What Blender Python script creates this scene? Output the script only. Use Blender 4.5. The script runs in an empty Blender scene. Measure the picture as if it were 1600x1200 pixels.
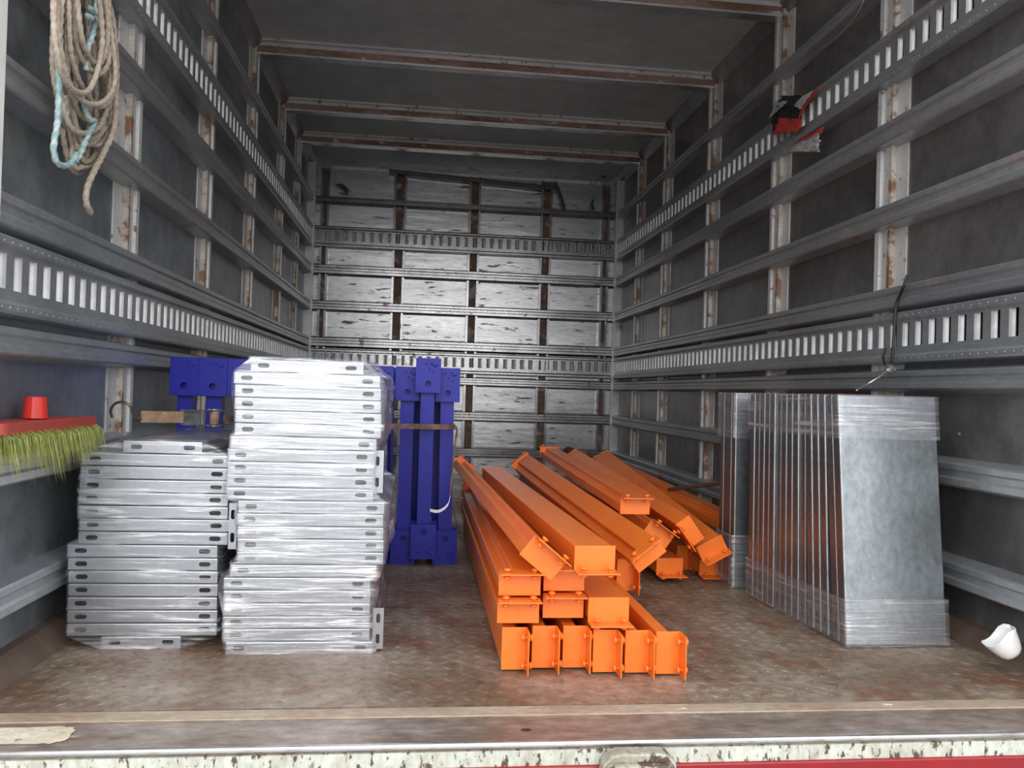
import bpy, bmesh, math, random
from mathutils import Vector, Matrix, noise
from mathutils.geometry import tessellate_polygon
random.seed(7)
C = bpy.context.scene.collection
PI = math.pi
# ------------------------------------------------------------ camera, world, exposure
CX, CH, FP = 0.7985, 0.6062, 1250.0
YAW, PIT, ROL = 0.1126, 0.0107, 0.0303
cy, sy, cp, sp = math.cos(YAW), math.sin(YAW), math.cos(PIT), math.sin(PIT)
FW = Vector((sy*cp, cy*cp, sp)); rt0 = Vector((cy, -sy, 0)); up0 = rt0.cross(FW)
c_, s_ = math.cos(ROL), math.sin(ROL)
RT = c_*rt0 + s_*up0; UP = -s_*rt0 + c_*up0
EYE = Vector((CX, 0, CH))
cam = bpy.data.objects.new('camera', bpy.data.cameras.new('camera')); C.objects.link(cam)
M = Matrix((RT, UP, -FW)).transposed().to_4x4(); M.translation = EYE
cam.matrix_world = M
cam.data.sensor_width = 36; cam.data.lens = FP/1600*36; cam.data.clip_start = 0.05
sc = bpy.context.scene; sc.camera = cam
def at(px, py, x=None, y=None, z=None):
    "point of the place seen at a pixel of the photograph, on the plane x=, y= or z="
    d = FW*FP + RT*(px-800) - UP*(py-600)
    t = (x-EYE.x)/d.x if x is not None else (y-EYE.y)/d.y if y is not None else (z-EYE.z)/d.z
    return EYE + d*t
w = bpy.data.worlds.new('overcast_sky'); sc.world = w; w.use_nodes = True
nt = w.node_tree; bg = nt.nodes['Background']
tc = nt.nodes.new('ShaderNodeTexCoord'); sx = nt.nodes.new('ShaderNodeSeparateXYZ'); rp = nt.nodes.new('ShaderNodeValToRGB')
nt.links.new(tc.outputs['Generated'], sx.inputs[0]); nt.links.new(sx.outputs['Z'], rp.inputs[0]); nt.links.new(rp.outputs[0], bg.inputs[0])
rp.color_ramp.elements[0].position = 0.02; rp.color_ramp.elements[0].color = (0.42, 0.42, 0.41, 1)
rp.color_ramp.elements[1].position = 0.9; rp.color_ramp.elements[1].color = (0.85, 0.92, 1.0, 1)
e_ = rp.color_ramp.elements.new(.30); e_.color = (1.0, 1.0, 1.0, 1)
bg.inputs[1].default_value = 1.25
vs = sc.view_settings; vs.view_transform = 'Standard'; vs.look = 'None'; vs.gamma = 1; vs.use_curve_mapping = False
vs.exposure = 1.0
# added very wide sun fill for low sky glow, lighting the box depth
sd = bpy.data.lights.new('depth_fill_sun', 'SUN'); sd.energy = .9; sd.angle = math.radians(60); sd.color = (1, .98, .96)
so = bpy.data.objects.new('depth_fill_sun', sd); C.objects.link(so)
so.rotation_euler = (Vector((0.03, 1, -0.22))).to_track_quat('-Z', 'Y').to_euler(); so.location = (1, -4, 3)

# ------------------------------------------------------------ materials
def mat(name, col, rough=.5, metal=0., col2=None, scale=6., detail=6., thr=(.45, .6), col3=None, thr3=(.6, .68), scale3=14., bump=0., bscale=60., stretch=(1, 1, 1), rough2=None, spec=None, grain=0., gscale=90.):
    m = bpy.data.materials.new(name); m.use_nodes = True; n = m.node_tree.nodes; L = m.node_tree.links
    b = n['Principled BSDF']; b.inputs['Roughness'].default_value = rough; b.inputs['Metallic'].default_value = metal
    if spec is not None: b.inputs['Specular IOR Level'].default_value = spec
    b.inputs['Base Color'].default_value = (*col, 1)
    t = n.new('ShaderNodeTexCoord'); mp = n.new('ShaderNodeMapping'); mp.inputs['Scale'].default_value = stretch
    g = n.new('ShaderNodeNewGeometry'); L.new(g.outputs['Position'] if name.startswith('w_') else t.outputs['Object'], mp.inputs[0])
    cur = None
    def layer(prev, c, sc_, th):
        no = n.new('ShaderNodeTexNoise'); no.inputs['Scale'].default_value = sc_; no.inputs['Detail'].default_value = detail
        no.inputs['Roughness'].default_value = .62
        L.new(mp.outputs[0], no.inputs['Vector'])
        r = n.new('ShaderNodeMapRange'); r.inputs[1].default_value = th[0]; r.inputs[2].default_value = th[1]
        L.new(no.outputs[0], r.inputs[0])
        x = n.new('ShaderNodeMix'); x.data_type = 'RGBA'
        L.new(r.outputs[0], x.inputs[0])
        if prev is None: x.inputs[6].default_value = (*col, 1)
        else: L.new(prev, x.inputs[6])
        x.inputs[7].default_value = (*c, 1)
        return x.outputs[2], r.outputs[0]
    if col2: cur, f2 = layer(None, col2, scale, thr)
    if col2 and rough2 is not None:
        q = n.new('ShaderNodeMapRange'); L.new(f2, q.inputs[0]); q.inputs[3].default_value = rough; q.inputs[4].default_value = rough2
        L.new(q.outputs[0], b.inputs['Roughness'])
    if col3:
        cur, f3 = layer(cur, col3, scale3, thr3)
        if metal > 0:
            q = n.new('ShaderNodeMapRange'); L.new(f3, q.inputs[0]); q.inputs[3].default_value = metal; q.inputs[4].default_value = 0.0
            L.new(q.outputs[0], b.inputs['Metallic'])
    if grain:
        no = n.new('ShaderNodeTexNoise'); no.inputs['Scale'].default_value = gscale; no.inputs['Detail'].default_value = 7; no.inputs['Roughness'].default_value = .7
        L.new(mp.outputs[0], no.inputs['Vector'])
        q = n.new('ShaderNodeMapRange'); q.inputs[1].default_value = .3; q.inputs[2].default_value = .7; q.inputs[3].default_value = 1-grain; q.inputs[4].default_value = 1+grain
        L.new(no.outputs[0], q.inputs[0])
        x = n.new('ShaderNodeVectorMath'); x.operation = 'SCALE'
        if cur: L.new(cur, x.inputs[0])
        else: x.inputs[0].default_value = col
        L.new(q.outputs[0], x.inputs['Scale']); cur = x.outputs[0]
    if cur: L.new(cur, b.inputs['Base Color'])
    if bump:
        no = n.new('ShaderNodeTexNoise'); no.inputs['Scale'].default_value = bscale; no.inputs['Detail'].default_value = 4
        L.new(mp.outputs[0], no.inputs['Vector']); bp = n.new('ShaderNodeBump'); bp.inputs['Strength'].default_value = bump; bp.inputs['Distance'].default_value = .01
        L.new(no.outputs[0], bp.inputs['Height']); L.new(bp.outputs[0], b.inputs['Normal'])
    return m
mt = {}
mt['skin'] = mat('w_wall_sheet', (.16, .18, .20), .42, .6, (.34, .37, .39), 1.7, 9, (.36, .66), (.42, .43, .43), (.68, .74), 26, .10, 3, rough2=.44, grain=.25, gscale=14)
mt['skin_right'] = mat('w_right_wall_sheet', (.15, .145, .145), .34, .7, (.30, .29, .29), 1.7, 9, (.36, .66), (.42, .40, .39), (.68, .74), 26, .10, 3, rough2=.44, grain=.25, gscale=14)
mt['skin_back'] = mat('w_back_sheet', (.46, .46, .47), .30, .8, (.32, .32, .34), 4, 9, (.4, .7), (.08, .075, .075), (.595, .65), 22, .22, 7, stretch=(.35, 1, 1.8), grain=.25, gscale=40)
mt['rail'] = mat('w_rail_steel', (.34, .36, .38), .40, .65, (.46, .48, .50), 4, 8, (.35, .65), (.24, .14, .11), (.62, .74), 6, .06, 8, stretch=(1, .5, 1), grain=.15, gscale=60)
mt['rail_back'] = mat('w_back_rail_steel', (.30, .30, .31), .22, .92, (.20, .20, .21), 7, 8, (.4, .7), (.08, .06, .055), (.62, .72), 13, .05, 8, grain=.3, gscale=70)
mt['liner'] = mat('w_slot_liner', (.74, .74, .75), .4, .3, (.58, .58, .59), 12)
mt['post'] = mat('w_post_paint', (.60, .60, .59), .5, .1, (.46, .46, .45), 5, 8, (.4, .7), (.20, .10, .06), (.60, .66), 26, .15, 30, grain=.12)
mt['postrust'] = mat('w_post_rust', (.55, .52, .48), .6, .1, (.40, .35, .30), 14, 8, (.4, .6), (.22, .11, .06), (.50, .58), 13, .3, 60, grain=.2)
mt['backpost'] = mat('w_back_post', (.15, .085, .055), .6, .2, (.07, .045, .035), 14, 8, (.4, .7), (.30, .28, .26), (.54, .62), 9, .2, 50)
mt['roof'] = mat('w_roof_sheet', (.44, .49, .50), .5, .35, (.60, .64, .64), 1.6, 8, (.35, .7), (.55, .57, .57), (.68, .78), 14, .08, 3, grain=.12, gscale=10)
mt['bow'] = mat('w_bow', (.30, .20, .165), .6, .1, (.17, .085, .06), 9, 8, (.42, .6), (.62, .58, .54), (.61, .66), 34, .15, 40, stretch=(.4, 1, 1), grain=.2)
mt['floor'] = mat('w_floor_plate', (.175, .115, .075), .5, .2, (.30, .235, .18), 3.4, 12, (.40, .62), (.16, .075, .042), (.52, .66), 6.5, .5, 36, rough2=.40, grain=.42, gscale=38)
mt['sill'] = mat('w_sill_plate', (.20, .145, .11), .38, .3, (.33, .27, .235), 7, 10, (.4, .62), (.50, .43, .36), (.66, .72), 22, .3, 50, stretch=(.5, 1, 1), grain=.4, gscale=45)
mt['sillstrip'] = mat('w_sill_strip', (.40, .32, .24), .6, 0, (.28, .19, .13), 9, 6, (.4, .7), (.75, .70, .62), (.65, .68), 24, .1, 60, stretch=(.4, 1, 1), grain=.25)
mt['patch'] = mat('w_cream_patch', (.62, .55, .43), .7, 0, (.50, .42, .30), 14, 8, (.4, .7), (.25, .18, .12), (.62, .68), 30, grain=.25)
mt['nose'] = mat('w_sill_nosing', (.78, .78, .78), .25, .9, (.5, .47, .44), 30, 6, (.5, .75))
mt['cream'] = mat('w_cream_paint', (.50, .52, .45), .5, 0, (.36, .34, .27), 18, 8, (.45, .7), (.09, .055, .04), (.545, .60), 70, .2, 60, stretch=(1, 1, .5), grain=.2)
mt['dirtycream'] = mat('bracket_paint', (.30, .27, .20), .5, .1, (.42, .41, .34), 25, 8, (.4, .6), (.09, .055, .035), (.52, .58), 30, .2, 60, grain=.2)
mt['red'] = mat('w_red_paint', (.27, .008, .012), .35, 0, (.20, .007, .01), 9, 6, (.4, .7), (.60, .42, .38), (.70, .72), 34)
mt['white'] = mat('w_white_frame', (.80, .80, .78), .45, 0, (.66, .66, .63), 9)
mt['kerb'] = mat('w_floor_kerb', (.10, .068, .05), .6, .2, (.17, .12, .09), 8, 8, (.4, .7), None, bump=.2, bscale=40)
mt['dark_fill'] = mat('w_dark_fill', (.03, .022, .018), .8)  # near-black colour, also used for painted shade inside the slots
mt['panel'] = mat('galvanised', (.42, .44, .47), .27, .88, (.34, .36, .39), 9, 8, (.35, .7), rough2=.36, grain=.12, gscale=50)
mt['panel2'] = mat('galvanised_spangled', (.36, .39, .42), .25, .9, (.22, .25, .265), 4.5, 10, (.33, .66), rough2=.42, grain=.25, gscale=60, stretch=(1, .6, 1))
mt['orange'] = mat('orange_enamel', (.84, .195, .024), .30, 0, (.78, .155, .018), 6, 5, (.4, .7), None, bump=.02, bscale=15, grain=.06, gscale=30)
mt['blue'] = mat('blue_enamel', (.012, .014, .24), .38, 0, (.018, .022, .32), 12, 5, (.4, .7), (.16, .18, .50), (.72, .76), 45, stretch=(1, 1, .5), spec=.3)
mt['tan'] = mat('tan_rope', (.36, .29, .225), .85, 0, (.48, .41, .335), 90, 4, (.42, .6), (.25, .18, .13), (.62, .68), 140)
mt['teal'] = mat('teal_rope', (.22, .36, .37), .8, 0, (.48, .52, .50), 60, 4, (.45, .6))
mt['hookst'] = mat('dark_steel', (.22, .19, .16), .38, .8, (.14, .10, .08), 30)
mt['chrome'] = mat('zinc_plated', (.72, .72, .70), .25, .9, (.50, .48, .44), 30)
mt['web'] = mat('brown_webbing', (.33, .22, .14), .8, 0, (.25, .15, .09), 40, 5, (.4, .6), (.55, .45, .33), (.66, .70), 60)
mt['webdark'] = mat('dark_webbing', (.11, .065, .05), .8, 0, (.20, .12, .09), 30)
mt['redpl'] = mat('red_plastic', (.42, .055, .04), .45, 0, (.36, .06, .045), 10)
mt['redsock'] = mat('red_socket', (.60, .03, .02), .35)
mt['green'] = mat('green_bristle', (.20, .23, .035), .6, 0, (.36, .36, .10), 60, 3, (.4, .6), (.14, .20, .05), (.58, .64), 30)
mt['black'] = mat('black_rubber', (.02, .02, .022), .5)
mt['cloth'] = mat('red_black_cloth', (.015, .02, .02), .85, 0, (.55, .05, .04), 16, 2, (.53, .55), (.60, .60, .58), (.60, .62), 17)
mt['cloth2'] = mat('grey_cloth', (.42, .42, .42), .85, 0, (.30, .30, .30), 14)
mt['whitepl'] = mat('white_plastic', (.85, .85, .84), .35)
mt['wire'] = mat('thin_wire', (.45, .43, .40), .4, .5)
mt['ground'] = mat('w_pale_concrete', (.30, .295, .28), .85, 0, (.36, .35, .335), 3, 8, (.4, .6), None, bump=.2, bscale=80)  # concrete, lightened so the unseen ground bounces light onto the roof
mt['pipe'] = mat('brown_pipe', (.13, .045, .03), .5, .1, (.20, .08, .05), 12)
def film(name, base, amt, seed, sz=70., white=.82):
    m = bpy.data.materials.new(name); m.use_nodes = True; n = m.node_tree.nodes; L = m.node_tree.links
    n.remove(n['Principled BSDF']); out = n['Material Output']
    t = n.new('ShaderNodeTexCoord')
    def streak(rot, sc3, lo, hi, s):
        mp = n.new('ShaderNodeMapping'); mp.inputs['Rotation'].default_value = (0, rot, 0); mp.inputs['Scale'].default_value = sc3; mp.inputs['Location'].default_value = (s, s, s)
        L.new(t.outputs['Object'], mp.inputs[0])
        no = n.new('ShaderNodeTexNoise'); no.inputs['Scale'].default_value = 1; no.inputs['Detail'].default_value = 5; no.inputs['Distortion'].default_value = .4
        L.new(mp.outputs[0], no.inputs['Vector'])
        r = n.new('ShaderNodeMapRange'); r.inputs[1].default_value = lo; r.inputs[2].default_value = hi; L.new(no.outputs[0], r.inputs[0])
        return no, r
    a, ra = streak(.10, (4, 4, sz*2.2), .53, .66, seed)
    b, rb = streak(-.38, (5, 5, sz*1.8), .56, .66, seed+3)
    c, rc = streak(0, (7, 7, 9), .47, .64, seed+5)      # patches where the film is creased
    mx = n.new('ShaderNodeMath'); mx.operation = 'MAXIMUM'; L.new(ra.outputs[0], mx.inputs[0]); L.new(rb.outputs[0], mx.inputs[1])
    ad = n.new('ShaderNodeMath'); ad.operation = 'MULTIPLY_ADD'; L.new(rc.outputs[0], ad.inputs[0]); ad.inputs[1].default_value = .75; ad.inputs[2].default_value = .25
    ml = n.new('ShaderNodeMath'); ml.operation = 'MULTIPLY'; L.new(mx.outputs[0], ml.inputs[0]); L.new(ad.outputs[0], ml.inputs[1])
    fa = n.new('ShaderNodeMath'); fa.operation = 'MULTIPLY_ADD'; L.new(ml.outputs[0], fa.inputs[0]); fa.inputs[1].default_value = amt; fa.inputs[2].default_value = base
    tr = n.new('ShaderNodeBsdfTransparent'); tr.inputs[0].default_value = (.97, .97, .98, 1)
    gl = n.new('ShaderNodeBsdfGlossy'); gl.inputs['Roughness'].default_value = .22; gl.inputs[0].default_value = (.95, .96, 1, 1)
    df = n.new('ShaderNodeBsdfDiffuse'); df.inputs[0].default_value = (white, white, white*1.03, 1)
    m1 = n.new('ShaderNodeMixShader'); m1.inputs[0].default_value = .45; L.new(gl.outputs[0], m1.inputs[1]); L.new(df.outputs[0], m1.inputs[2])
    bp = n.new('ShaderNodeBump'); bp.inputs['Strength'].default_value = .8; bp.inputs['Distance'].default_value = .006
    sm = n.new('ShaderNodeMath'); L.new(a.outputs[0], sm.inputs[0]); L.new(b.outputs[0], sm.inputs[1]); L.new(sm.outputs[0], bp.inputs['Height'])
    L.new(bp.outputs[0], gl.inputs['Normal'])
    m2 = n.new('ShaderNodeMixShader'); L.new(fa.outputs[0], m2.inputs[0]); L.new(tr.outputs[0], m2.inputs[1]); L.new(m1.outputs[0], m2.inputs[2])
    L.new(m2.outputs[0], out.inputs[0])
    return m
mt['film_mid'] = film('stretch_film_heavy', .16, .85, 0.0, 30)
mt['film_left'] = film('stretch_film_light', .05, .5, 7.0, 30)
mt['film_plate'] = film('stretch_film_band', .16, .55, 11.0, 60)

# ------------------------------------------------------------ mesh helpers
class MB:
    def __init__(s): s.v = []; s.f = []; s.mi = []
    def add(s, vs_, fs, T=None, mi=0):
        k = len(s.v); s.v += [tuple(T @ Vector(p)) if T else tuple(p) for p in vs_]
        s.f += [tuple(k+i for i in f) for f in fs]; s.mi += [mi]*len(fs); return s
    def box(s, x0, x1, y0, y1, z0, z1, T=None, mi=0):
        return s.add([(x0,y0,z0),(x1,y0,z0),(x1,y1,z0),(x0,y1,z0),(x0,y0,z1),(x1,y0,z1),(x1,y1,z1),(x0,y1,z1)],
                     [(0,3,2,1),(4,5,6,7),(0,1,5,4),(1,2,6,5),(2,3,7,6),(3,0,4,7)], T, mi)
    def prism(s, prof, a0, a1, place, cap=True, mi=0):
        "extrude a 2-D profile between a0 and a1; place(u, v, a) -> point"
        n = len(prof); vs_ = [place(u, v, a0) for u, v in prof] + [place(u, v, a1) for u, v in prof]
        fs = [(i, (i+1) % n, n+(i+1) % n, n+i) for i in range(n)]
        if cap: fs += [tuple(range(n-1, -1, -1)), tuple(range(n, 2*n))]
        return s.add(vs_, fs, None, mi)
    def strip(s, prof, a0, a1, place, mi=0):
        n = len(prof); vs_ = [place(u, v, a0) for u, v in prof] + [place(u, v, a1) for u, v in prof]
        return s.add(vs_, [(i, i+1, n+i+1, n+i) for i in range(n-1)], None, mi)
    def sheet(s, outer, holes, place, t, mi=0):
        "flat sheet with real holes, thickness t"
        loops = [[Vector((a, b, 0)) for a, b in outer]] + [[Vector((a, b, 0)) for a, b in h] for h in holes]
        tris = tessellate_polygon(loops); flat = [p for l in loops for p in l]; n = len(flat)
        vs_ = [place(p.x, p.y, 0) for p in flat] + [place(p.x, p.y, t) for p in flat]
        fs = [tuple(q) for q in tris] + [(q[2]+n, q[1]+n, q[0]+n) for q in tris]
        k = 0
        for l in loops:
            m_ = len(l); fs += [(k+i, k+(i+1) % m_, n+k+(i+1) % m_, n+k+i) for i in range(m_)]; k += m_
        return s.add(vs_, fs, None, mi)
    def tube(s, pts, r, n=10, lobes=0, twist=0, amp=.16, caps=True, rf=None, mi=0):
        pts = [Vector(p) for p in pts]; m = len(pts); k0 = len(s.v); up = None; acc = 0
        for i, p in enumerate(pts):
            d = (pts[min(i+1, m-1)] - pts[max(i-1, 0)]).normalized()
            if up is None: up = d.orthogonal().normalized()
            up = (up - d*up.dot(d)); up = up.normalized() if up.length > 1e-6 else d.orthogonal().normalized()
            sd_ = d.cross(up); acc += (p - pts[i-1]).length if i else 0
            rr = r*(rf(i/(m-1)) if rf else 1)
            for j in range(n):
                a = 2*PI*j/n; q = rr*(1 + (amp*math.cos(lobes*(a) - twist*acc) if lobes else 0))
                s.v.append(tuple(p + up*math.cos(a)*q + sd_*math.sin(a)*q))
        for i in range(m-1):
            for j in range(n):
                s.f.append((k0+i*n+j, k0+i*n+(j+1) % n, k0+(i+1)*n+(j+1) % n, k0+(i+1)*n+j)); s.mi.append(mi)
        if caps:
            s.f.append(tuple(k0+n-1-j for j in range(n))); s.f.append(tuple(k0+(m-1)*n+j for j in range(n))); s.mi += [mi, mi]
        return s
    def lathe(s, prof, T=None, n=20, mi=0):
        vs_ = []; m = len(prof)
        for r, z in prof:
            vs_ += [(r*math.cos(2*PI*j/n), r*math.sin(2*PI*j/n), z) for j in range(n)]
        fs = [(i*n+j, i*n+(j+1) % n, (i+1)*n+(j+1) % n, (i+1)*n+j) for i in range(m-1) for j in range(n)]
        fs += [tuple(range(n-1, -1, -1)), tuple((m-1)*n+j for j in range(n))]
        return s.add(vs_, fs, T, mi)
    def build(s, name, mats, parent=None, smooth=False, bevel=0, fix=True):
        me = bpy.data.meshes.new(name); me.from_pydata(s.v, [], s.f)
        if not isinstance(mats, (list, tuple)): mats = [mats]
        for m in mats: me.materials.append(mt[m])
        me.polygons.foreach_set('material_index', s.mi)
        if fix:
            b = bmesh.new(); b.from_mesh(me); bmesh.ops.recalc_face_normals(b, faces=b.faces); b.to_mesh(me); b.free()
        if smooth: me.polygons.foreach_set('use_smooth', [True]*len(me.polygons))
        o = bpy.data.objects.new(name, me); C.objects.link(o)
        if parent: o.parent = parent
        if bevel:
            bv = o.modifiers.new('bevel', 'BEVEL'); bv.width = bevel; bv.segments = 2; bv.limit_method = 'ANGLE'; bv.angle_limit = math.radians(40)
        me.update(); return o
def struct(o): o['kind'] = 'structure'; return o
def tag(o, label, cat, group=None):
    o['label'] = label; o['category'] = cat
    if group: o['group'] = group
    return o
def empty(name, loc, label, cat, group=None):
    o = bpy.data.objects.new(name, None); C.objects.link(o); o.location = loc; o.empty_display_size = .05
    return tag(o, label, cat, group)
def kids(o): return [c for c in bpy.data.objects if c.parent == o]
def copy_tree(o, parent=None):
    c = o.copy(); C.objects.link(c); c.parent = parent
    for ch in kids(o): copy_tree(ch, c)
    return c
def stadium(cx_, cz, w_, h_, n=5):
    r = h_/2; a = w_/2 - r; p = []
    for i in range(n+1): t = -PI/2 + PI*i/n; p.append((cx_+a+r*math.cos(t), cz+r*math.sin(t)))
    for i in range(n+1): t = PI/2 + PI*i/n; p.append((cx_-a+r*math.cos(t), cz+r*math.sin(t)))
    return p
def circle(cx_, cz, r, n=16): return [(cx_+r*math.cos(2*PI*i/n), cz+r*math.sin(2*PI*i/n)) for i in range(n)]
def spline(pts, step=.006):
    pts = [Vector(p) for p in pts]; out = []
    P = [pts[0]*2-pts[1]] + pts + [pts[-1]*2-pts[-2]]
    for i in range(1, len(P)-2):
        p0, p1, p2, p3 = P[i-1:i+3]; n = max(2, int((p2-p1).length/step))
        for k in range(n):
            t = k/n; out.append(.5*((2*p1)+(p2-p0)*t+(2*p0-5*p1+4*p2-p3)*t*t+(3*p1-p0-3*p2+p3)*t**3))
    out.append(pts[-1]); return out

# ------------------------------------------------------------ the cargo box
W, D, Y0, H = 2.2, 5.80, 1.56, 2.25
SK = .05                                     # how far the sheets lie behind the rail faces
def shell(name, m, *b): return struct(MB().box(*b).build(name, m))
shell('wall_left', 'skin', -SK-.03, -SK, Y0-.1, D+SK+.03, -.04, H+.03)
shell('wall_right', 'skin_right', W+SK, W+SK+.03, Y0-.1, D+SK+.03, -.04, H+.03)
shell('wall_back', 'skin_back', -SK, W+SK, D+SK, D+SK+.03, -.04, H)
shell('ceiling', 'roof', -SK, W+SK, Y0-.1, D+SK, H, H+.03)
# checker-plate floor with its raised lozenges
fl = MB().box(-SK, W+SK, Y0-.012, D+SK, -.04, 0)
pit = .036
ix = 0; xx = -.03
while xx < W+.03:
    iy = 0; yy = Y0+.02
    while yy < 4.4:
        a = PI/4 if (ix+iy) % 2 else -PI/4
        a += .1
        l, h_, b_ = .013, .0016, .0042
        u = Vector((math.cos(a), math.sin(a), 0)); v = Vector((-u.y, u.x, 0)); c0 = Vector((xx, yy, 0.0))
        if noise.noise(Vector((xx*1.3, yy*1.3, 0))) > -.35:
            fl.add([c0-u*l, c0-v*b_-u*l*.2, c0-v*b_+u*l*.2, c0+u*l, c0+v*b_+u*l*.2, c0+v*b_-u*l*.2, c0-u*l*.35+Vector((0,0,h_)), c0+u*l*.35+Vector((0,0,h_))],
                   [(0,1,6),(1,2,7,6),(2,3,7),(3,4,7),(4,5,6,7),(5,0,6)])
        yy += pit; iy += 1
    xx += pit; ix += 1
struct(fl.build('floor', 'floor', fix=False))
YL = at(9, 100, x=0).y
TN = [0]
def trim(mb, m, **k):
    TN[0] += 1; return struct(mb.build('trim_%d' % TN[0], m, **k))
# sill: gap, painted strip, rear plate, bright nosing, cream strip, red bumper
trim(MB().box(-SK-.2, W+SK+.2, Y0-.022, Y0-.010, -.04, -.012), 'dark_fill')
trim(MB().box(-SK-.2, W+SK+.2, 1.498, Y0-.020, -.04, .001), 'sillstrip', bevel=.001)
trim(MB().box(-SK-.2, W+SK+.2, 1.392, 1.498, -.04, -.001), 'sill')
trim(MB().tube([(-.3, 1.388, -.006), (2.5, 1.388, -.006)], .0055, 12), 'nose', smooth=True)
trim(MB().box(-SK-.2, W+SK+.2, 1.386, 1.40, -.045, -.016), 'cream')
trim(MB().box(-SK-.2, W+SK+.2, 1.380, 1.40, -.24, -.043), 'red', bevel=.003)
c0 = at(30, 1150, z=0); b = MB(); rr = random.Random(3)
b.add([(c0.x+(.085 if math.cos(2*PI*k/40) > 0 else .3)*abs(math.cos(2*PI*k/40))**.4*math.copysign(1, math.cos(2*PI*k/40))*rr.uniform(.93, 1.04), 1.445+.036*abs(math.sin(2*PI*k/40))**.5*math.copysign(1, math.sin(2*PI*k/40))*rr.uniform(.9, 1.04), .0003) for k in range(40)], [tuple(range(40))])
trim(b, 'patch')
hole_patch = at(822, 1140, z=0)
trim(MB().add([(hole_patch.x+.010*math.cos(t*PI/5)*(1 if abs(math.cos(t*PI/5)) < 2 else 1), hole_patch.y+.0045*math.sin(t*PI/5), .0002) for t in range(10)], [tuple(range(10))]), 'dark_fill')  # flat dark patch, drawn in place of the dark inside a hole
for x0, s in ((0.0, 1), (W, -1)):            # kick plates along both walls
    trim(MB().prism([(-SK, 0), (.012, 0), (.010, .004), (-.03, .042), (-SK, .045)], Y0-.01, D+SK, lambda u, v, a: (x0+s*u, a, v)), 'kerb')
# roof-to-wall coves
for x0, s in ((-SK, 1), (W+SK, -1)):
    trim(MB().prism([(0, H), (.05, H), (.048, H-.004), (.004, H-.055), (0, H-.058)], Y0-.08, D+SK, lambda u, v, a: (x0+s*u, a, v)), 'skin_right')
# posts
PY = [2.36, 3.15, 3.93, 4.70, 5.30]
for x0, s in ((-SK, 1), (W+SK, -1)):
    for y in PY:
        p = MB()
        p.prism([(0, -.085), (.004, -.085), (.006, -.028), (.022, -.022), (.022, .004), (.008, .008), (.008, .026), (.024, .030), (.024, .052), (.003, .056), (.003, .075), (0, .075)],
                0, H-.02, lambda u, v, a: (x0+s*u, y+v, a), mi=0)
        p.box(x0+s*.0065 if s > 0 else x0-.0235, x0+.0235 if s > 0 else x0-.0065, y-.030, y-.016, .01, H-.03, mi=1)
        trim(p, ['post', 'postrust'])
    trim(MB().box(min(x0, x0+s*.06), max(x0, x0+s*.06), D-.01, D+SK, 0, H-.05), 'rail')
# white rear door frame, left
trim(MB().box(-.20, .0, 1.40, at(9, 100, x=0).y, -.04, H), 'white')
trim(MB().box(W, W+.2, 1.40, Y0-.02, -.04, H), 'white')
trim(MB().box(-.2, W+.2, 1.40, Y0-.02, H-.04, H+.12), 'white')
# rails
def rail_prof(h=.082, d=SK): return [(0, 0), (d-.004, .010), (d, .014), (d, h*.36), (d-.006, h*.43), (d-.006, h*.60), (d, h*.67), (d, h-.014), (d-.004, h-.010), (0, h)]
RZ = [(1.915, .062, 1), (1.404, .084, 0), (1.146, .084, 0), (.886, .084, 0), (.640, .074, 0), (.384, .082, 0), (.122, .082, 0)]
for z, h, thin in RZ:
    pr = rail_prof(h)
    trim(MB().prism(pr, YL+.002, D+.045, lambda u, v, a: (-SK+u, a, z+v)), 'rail')
    trim(MB().prism(pr, Y0-.02, D+.045, lambda u, v, a: (W+SK-u, a, z+v)), 'rail')
    trim(MB().prism(pr, .005, W-.005, lambda u, v, a: (a, D+SK-u, z+v)), 'rail_back')
trim(MB().prism(rail_prof(.05, .06), .52, 1.74, lambda u, v, a: (a, D+SK-u, 2.145-(a-.52)*.045+v)), 'rail_back')
trim(MB().box(.12, 2.08, D+.03, D+SK, H-.08, H-.055), 'post')
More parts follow.
